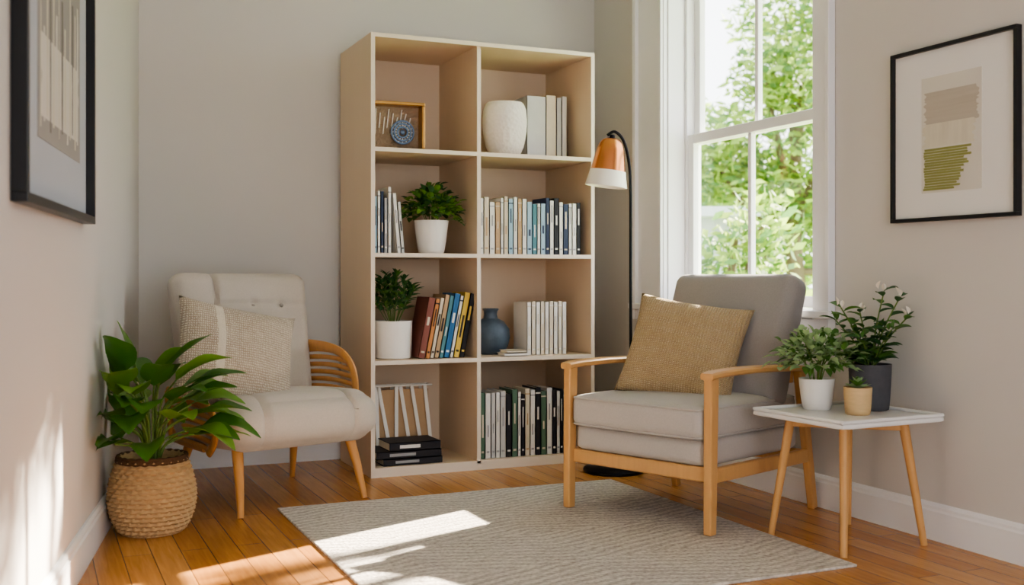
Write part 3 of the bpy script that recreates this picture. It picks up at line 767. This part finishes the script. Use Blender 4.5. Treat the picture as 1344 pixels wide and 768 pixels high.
def blob(bm,x0,x1,z0,z1,y,mi,jag=.012,rows=10):
    L_=[];R_=[]
    for i in range(rows+1):
        z=z0+(z1-z0)*i/rows
        L_.append(bm.verts.new((x0+random.uniform(-jag,jag),y,z))); R_.append(bm.verts.new((x1+random.uniform(-jag,jag),y,z)))
    for i in range(rows): bm.faces.new((L_[i],R_[i],R_[i+1],L_[i+1])).material_index=mi
bm=bmesh.new()
random.seed(5)
blob(bm,-.125,.115,.03,.15,-.0127,0,.008,22); blob(bm,-.13,.10,-.05,.035,-.0129,3,.010,14)
for i in range(16):
    z=-.055-i*.0095; x1=.085-.004*i+random.uniform(-.015,.015)
    blob(bm,-.13+random.uniform(-.004,.004),x1,z-.0085,z-.0005*(i%3),-.0131-.00005*i,1,.003,2)
mk('brush_strokes',bm,['artbeige','artolive','papr','artcream'],e,smooth=False)
angL=math.atan2(.1873,1)
yc=3.30; wl_=1.10
e=picture('framed_picture',(lx(yc)+.001,yc,1.613),R(90)-angL,wl_,.97,.024,.038,'matg')
bm=bmesh.new(); bx(bm,(.05,-.0118,-.0),(.68,.0012,.60)); mk('art_paper',bm,['papl'],e,smooth=False)
bm=bmesh.new()
blob(bm,-.24,.35,-.24,-.02,-.0126,2,.02,10)
for i in range(14):
    x=-.26+i*.045; z0=-.27+.02*(i%3); z1=z0+random.uniform(.22,.50); blob(bm,x,x+random.uniform(.010,.026),z0,z1,-.0128-.00005*i,(0,2,0,1)[i%4],.003,8)
mk('brush_strokes',bm,['artcream','artdark','papr'],e,smooth=False)

# ------------------------------------------------------------------ OUTDOORS
def C2R(X,d): return (.9135*X+.4067*d, -.4067*X+.9135*d)
bm=bmesh.new(); bx(bm,(14,10,-.75),(20,30,.1)); mk('lawn',bm,['grass'],smooth=False)
def tree(name,x,y,blobs,nl,seed,ks=(.045,.085)):
    random.seed(seed); e=empty(name,(x,y,-.695)); bm=bmesh.new()
    top=max(b[2] for b in blobs); s=min(1,top/4.2)
    sweep(bm,smoothpts([(0,0,0.01),(.05*s,.03*s,1.2*s),(-.05*s,.05*s,2.4*s),(.1*s,0,4.2*s)],4),[.16*s]*1+[.15*s]*4+[.12*s]*4+[.07*s]*3+[.04*s],10)
    for b in blobs:
        if b[3]>.3: sweep(bm,smoothpts([(0,0,(1.0+b[2]*.3)*s),(b[0]*.5,b[1]*.5,b[2]*.75),(b[0],b[1],b[2])],3),[.05]*5+[.02]*2,6)
    mk('trunk_and_branches',bm,['bark'],e)
    bm=bmesh.new()
    tot=sum(b[3]**2 for b in blobs)
    for b in blobs:
        for i in range(int(nl*b[3]**2/tot)):
            v=Vector([random.gauss(0,1) for _ in range(3)]).normalized()*b[3]*random.uniform(.25,1)**.6
            c=Vector(b[:3])+v; c+=Vector([random.gauss(0,.06) for _ in range(3)])
            c.z=max(c.z,.15)
            a=Vector([random.gauss(0,1) for _ in range(3)]).normalized(); s_=a.orthogonal().normalized(); k=random.uniform(*ks)
            f=bm.faces.new([bm.verts.new(c+a*k*1.3),bm.verts.new(c+s_*k*.6),bm.verts.new(c-a*k*1.3),bm.verts.new(c-s_*k*.6)]); f.material_index=random.random()<.35
    mk('leaves',bm,['tleaf','tleaf2'],e,smooth=False)
x,y=C2R(3.7,14)
tree('sun_dapple_blocker',x,y,[(0,0,3.4,1.1),(-.7,.3,2.5,.9),(.8,-.2,4.6,1.2),(.2,.5,5.2,.8),(.9,0,2.4,.9),(-.5,0,4.2,.5),(-1.2,.3,3.3,.6)],10500,3)
x,y=C2R(5.6,17)
tree('sun_dapple_blocker',x,y,[(0,0,3.6,1.5),(-1.3,.3,2.2,1.2),(1,-.2,4.6,1.4),(-.9,.5,4.8,.8),(1.4,0,2.6,1.2)],7000,4)
x,y=C2R(3.2,20)
tree('sun_dapple_blocker',x,y,[(0,0,3.4,1.5),(-1.4,.3,2.6,1.5),(1,-.2,2.8,1.4)],9000,5)
# shrub in front of the neighbour's wall
x,y=C2R(1.95,9.6)
tree('garden_shrub',x,y,[(0,0,1.6,.55),(.25,-.1,2.1,.35),(-.5,.2,1.3,.6),(.5,-.2,1.1,.5)],2600,6,(.04,.07))
# unseen tree, added in the sun's path to dapple and trim the window sunlight
tree('sun_dapple_blocker',9.2,6.55,[(0,-.75,7.15,.42),(0,-.1,7.08,.48),(0,.5,7.15,.48),(0,-.3,6.25,.12),(0,.3,5.80,.10),(0,.05,5.40,.08),(0,.6,6.35,.11)],4000,9,(.05,.09))
x,y=C2R(.68,11.5)
nb=empty('neighbour_house',(x,y,-.695),R(-24)); bm=bmesh.new()
for i in range(19): bx(bm,(0,0,.06+i*.12),(3.4,.06,.12),0,None,(1,.4,0,.014))
bx(bm,(1.7,-.02,1.15),(.1,.12,2.3)); mk('clapboard_wall',bm,['siding'],nb,smooth=False)
bm=bmesh.new(); bx(bm,(0,.3,2.34),(3.8,1.2,.1),0); mk('eave',bm,['siding'],nb,smooth=False)

# ------------------------------------------------------------------ LIGHT
w=bpy.data.worlds.new('sky'); S.world=w; w.use_nodes=True
N=w.node_tree.nodes; L=w.node_tree.links; bg=N['Background']
tc=N.new('ShaderNodeTexCoord'); sp=N.new('ShaderNodeSeparateXYZ'); L.new(tc.outputs['Generated'],sp.inputs[0])
cr=N.new('ShaderNodeValToRGB'); cr.color_ramp.elements[0].position=0.45; cr.color_ramp.elements[0].color=(.92,.945,.985,1)
cr.color_ramp.elements[1].position=1; cr.color_ramp.elements[1].color=(.5,.7,1,1)
L.new(sp.outputs['Z'],cr.inputs['Fac']); L.new(cr.outputs['Color'],bg.inputs['Color']); bg.inputs['Strength'].default_value=4.1
sl=bpy.data.lights.new('sun','SUN'); sl.energy=42; sl.angle=R(.5); sl.color=(1,.89,.73)
so=bpy.data.objects.new('sun',sl); S.collection.objects.link(so); so.location=(8,6,6)
so.rotation_euler=Vector((-1,-.40,-.6)).to_track_quat('-Z','Y').to_euler()

# ------------------------------------------------------------------ CAMERA
cd=bpy.data.cameras.new('camera'); cam=bpy.data.objects.new('camera',cd); S.collection.objects.link(cam)
cam.location=(0,0,.95); cam.rotation_euler=(R(90),0,R(-24)); cd.sensor_width=36; cd.lens=37.96; cd.shift_y=-19/1344
cd.clip_start=.05; cd.dof.use_dof=True; cd.dof.focus_distance=4.6; cd.dof.aperture_fstop=2.4
S.camera=cam
S.view_settings.view_transform='AgX'; S.view_settings.look='AgX - Medium High Contrast'; S.view_settings.exposure=0.32
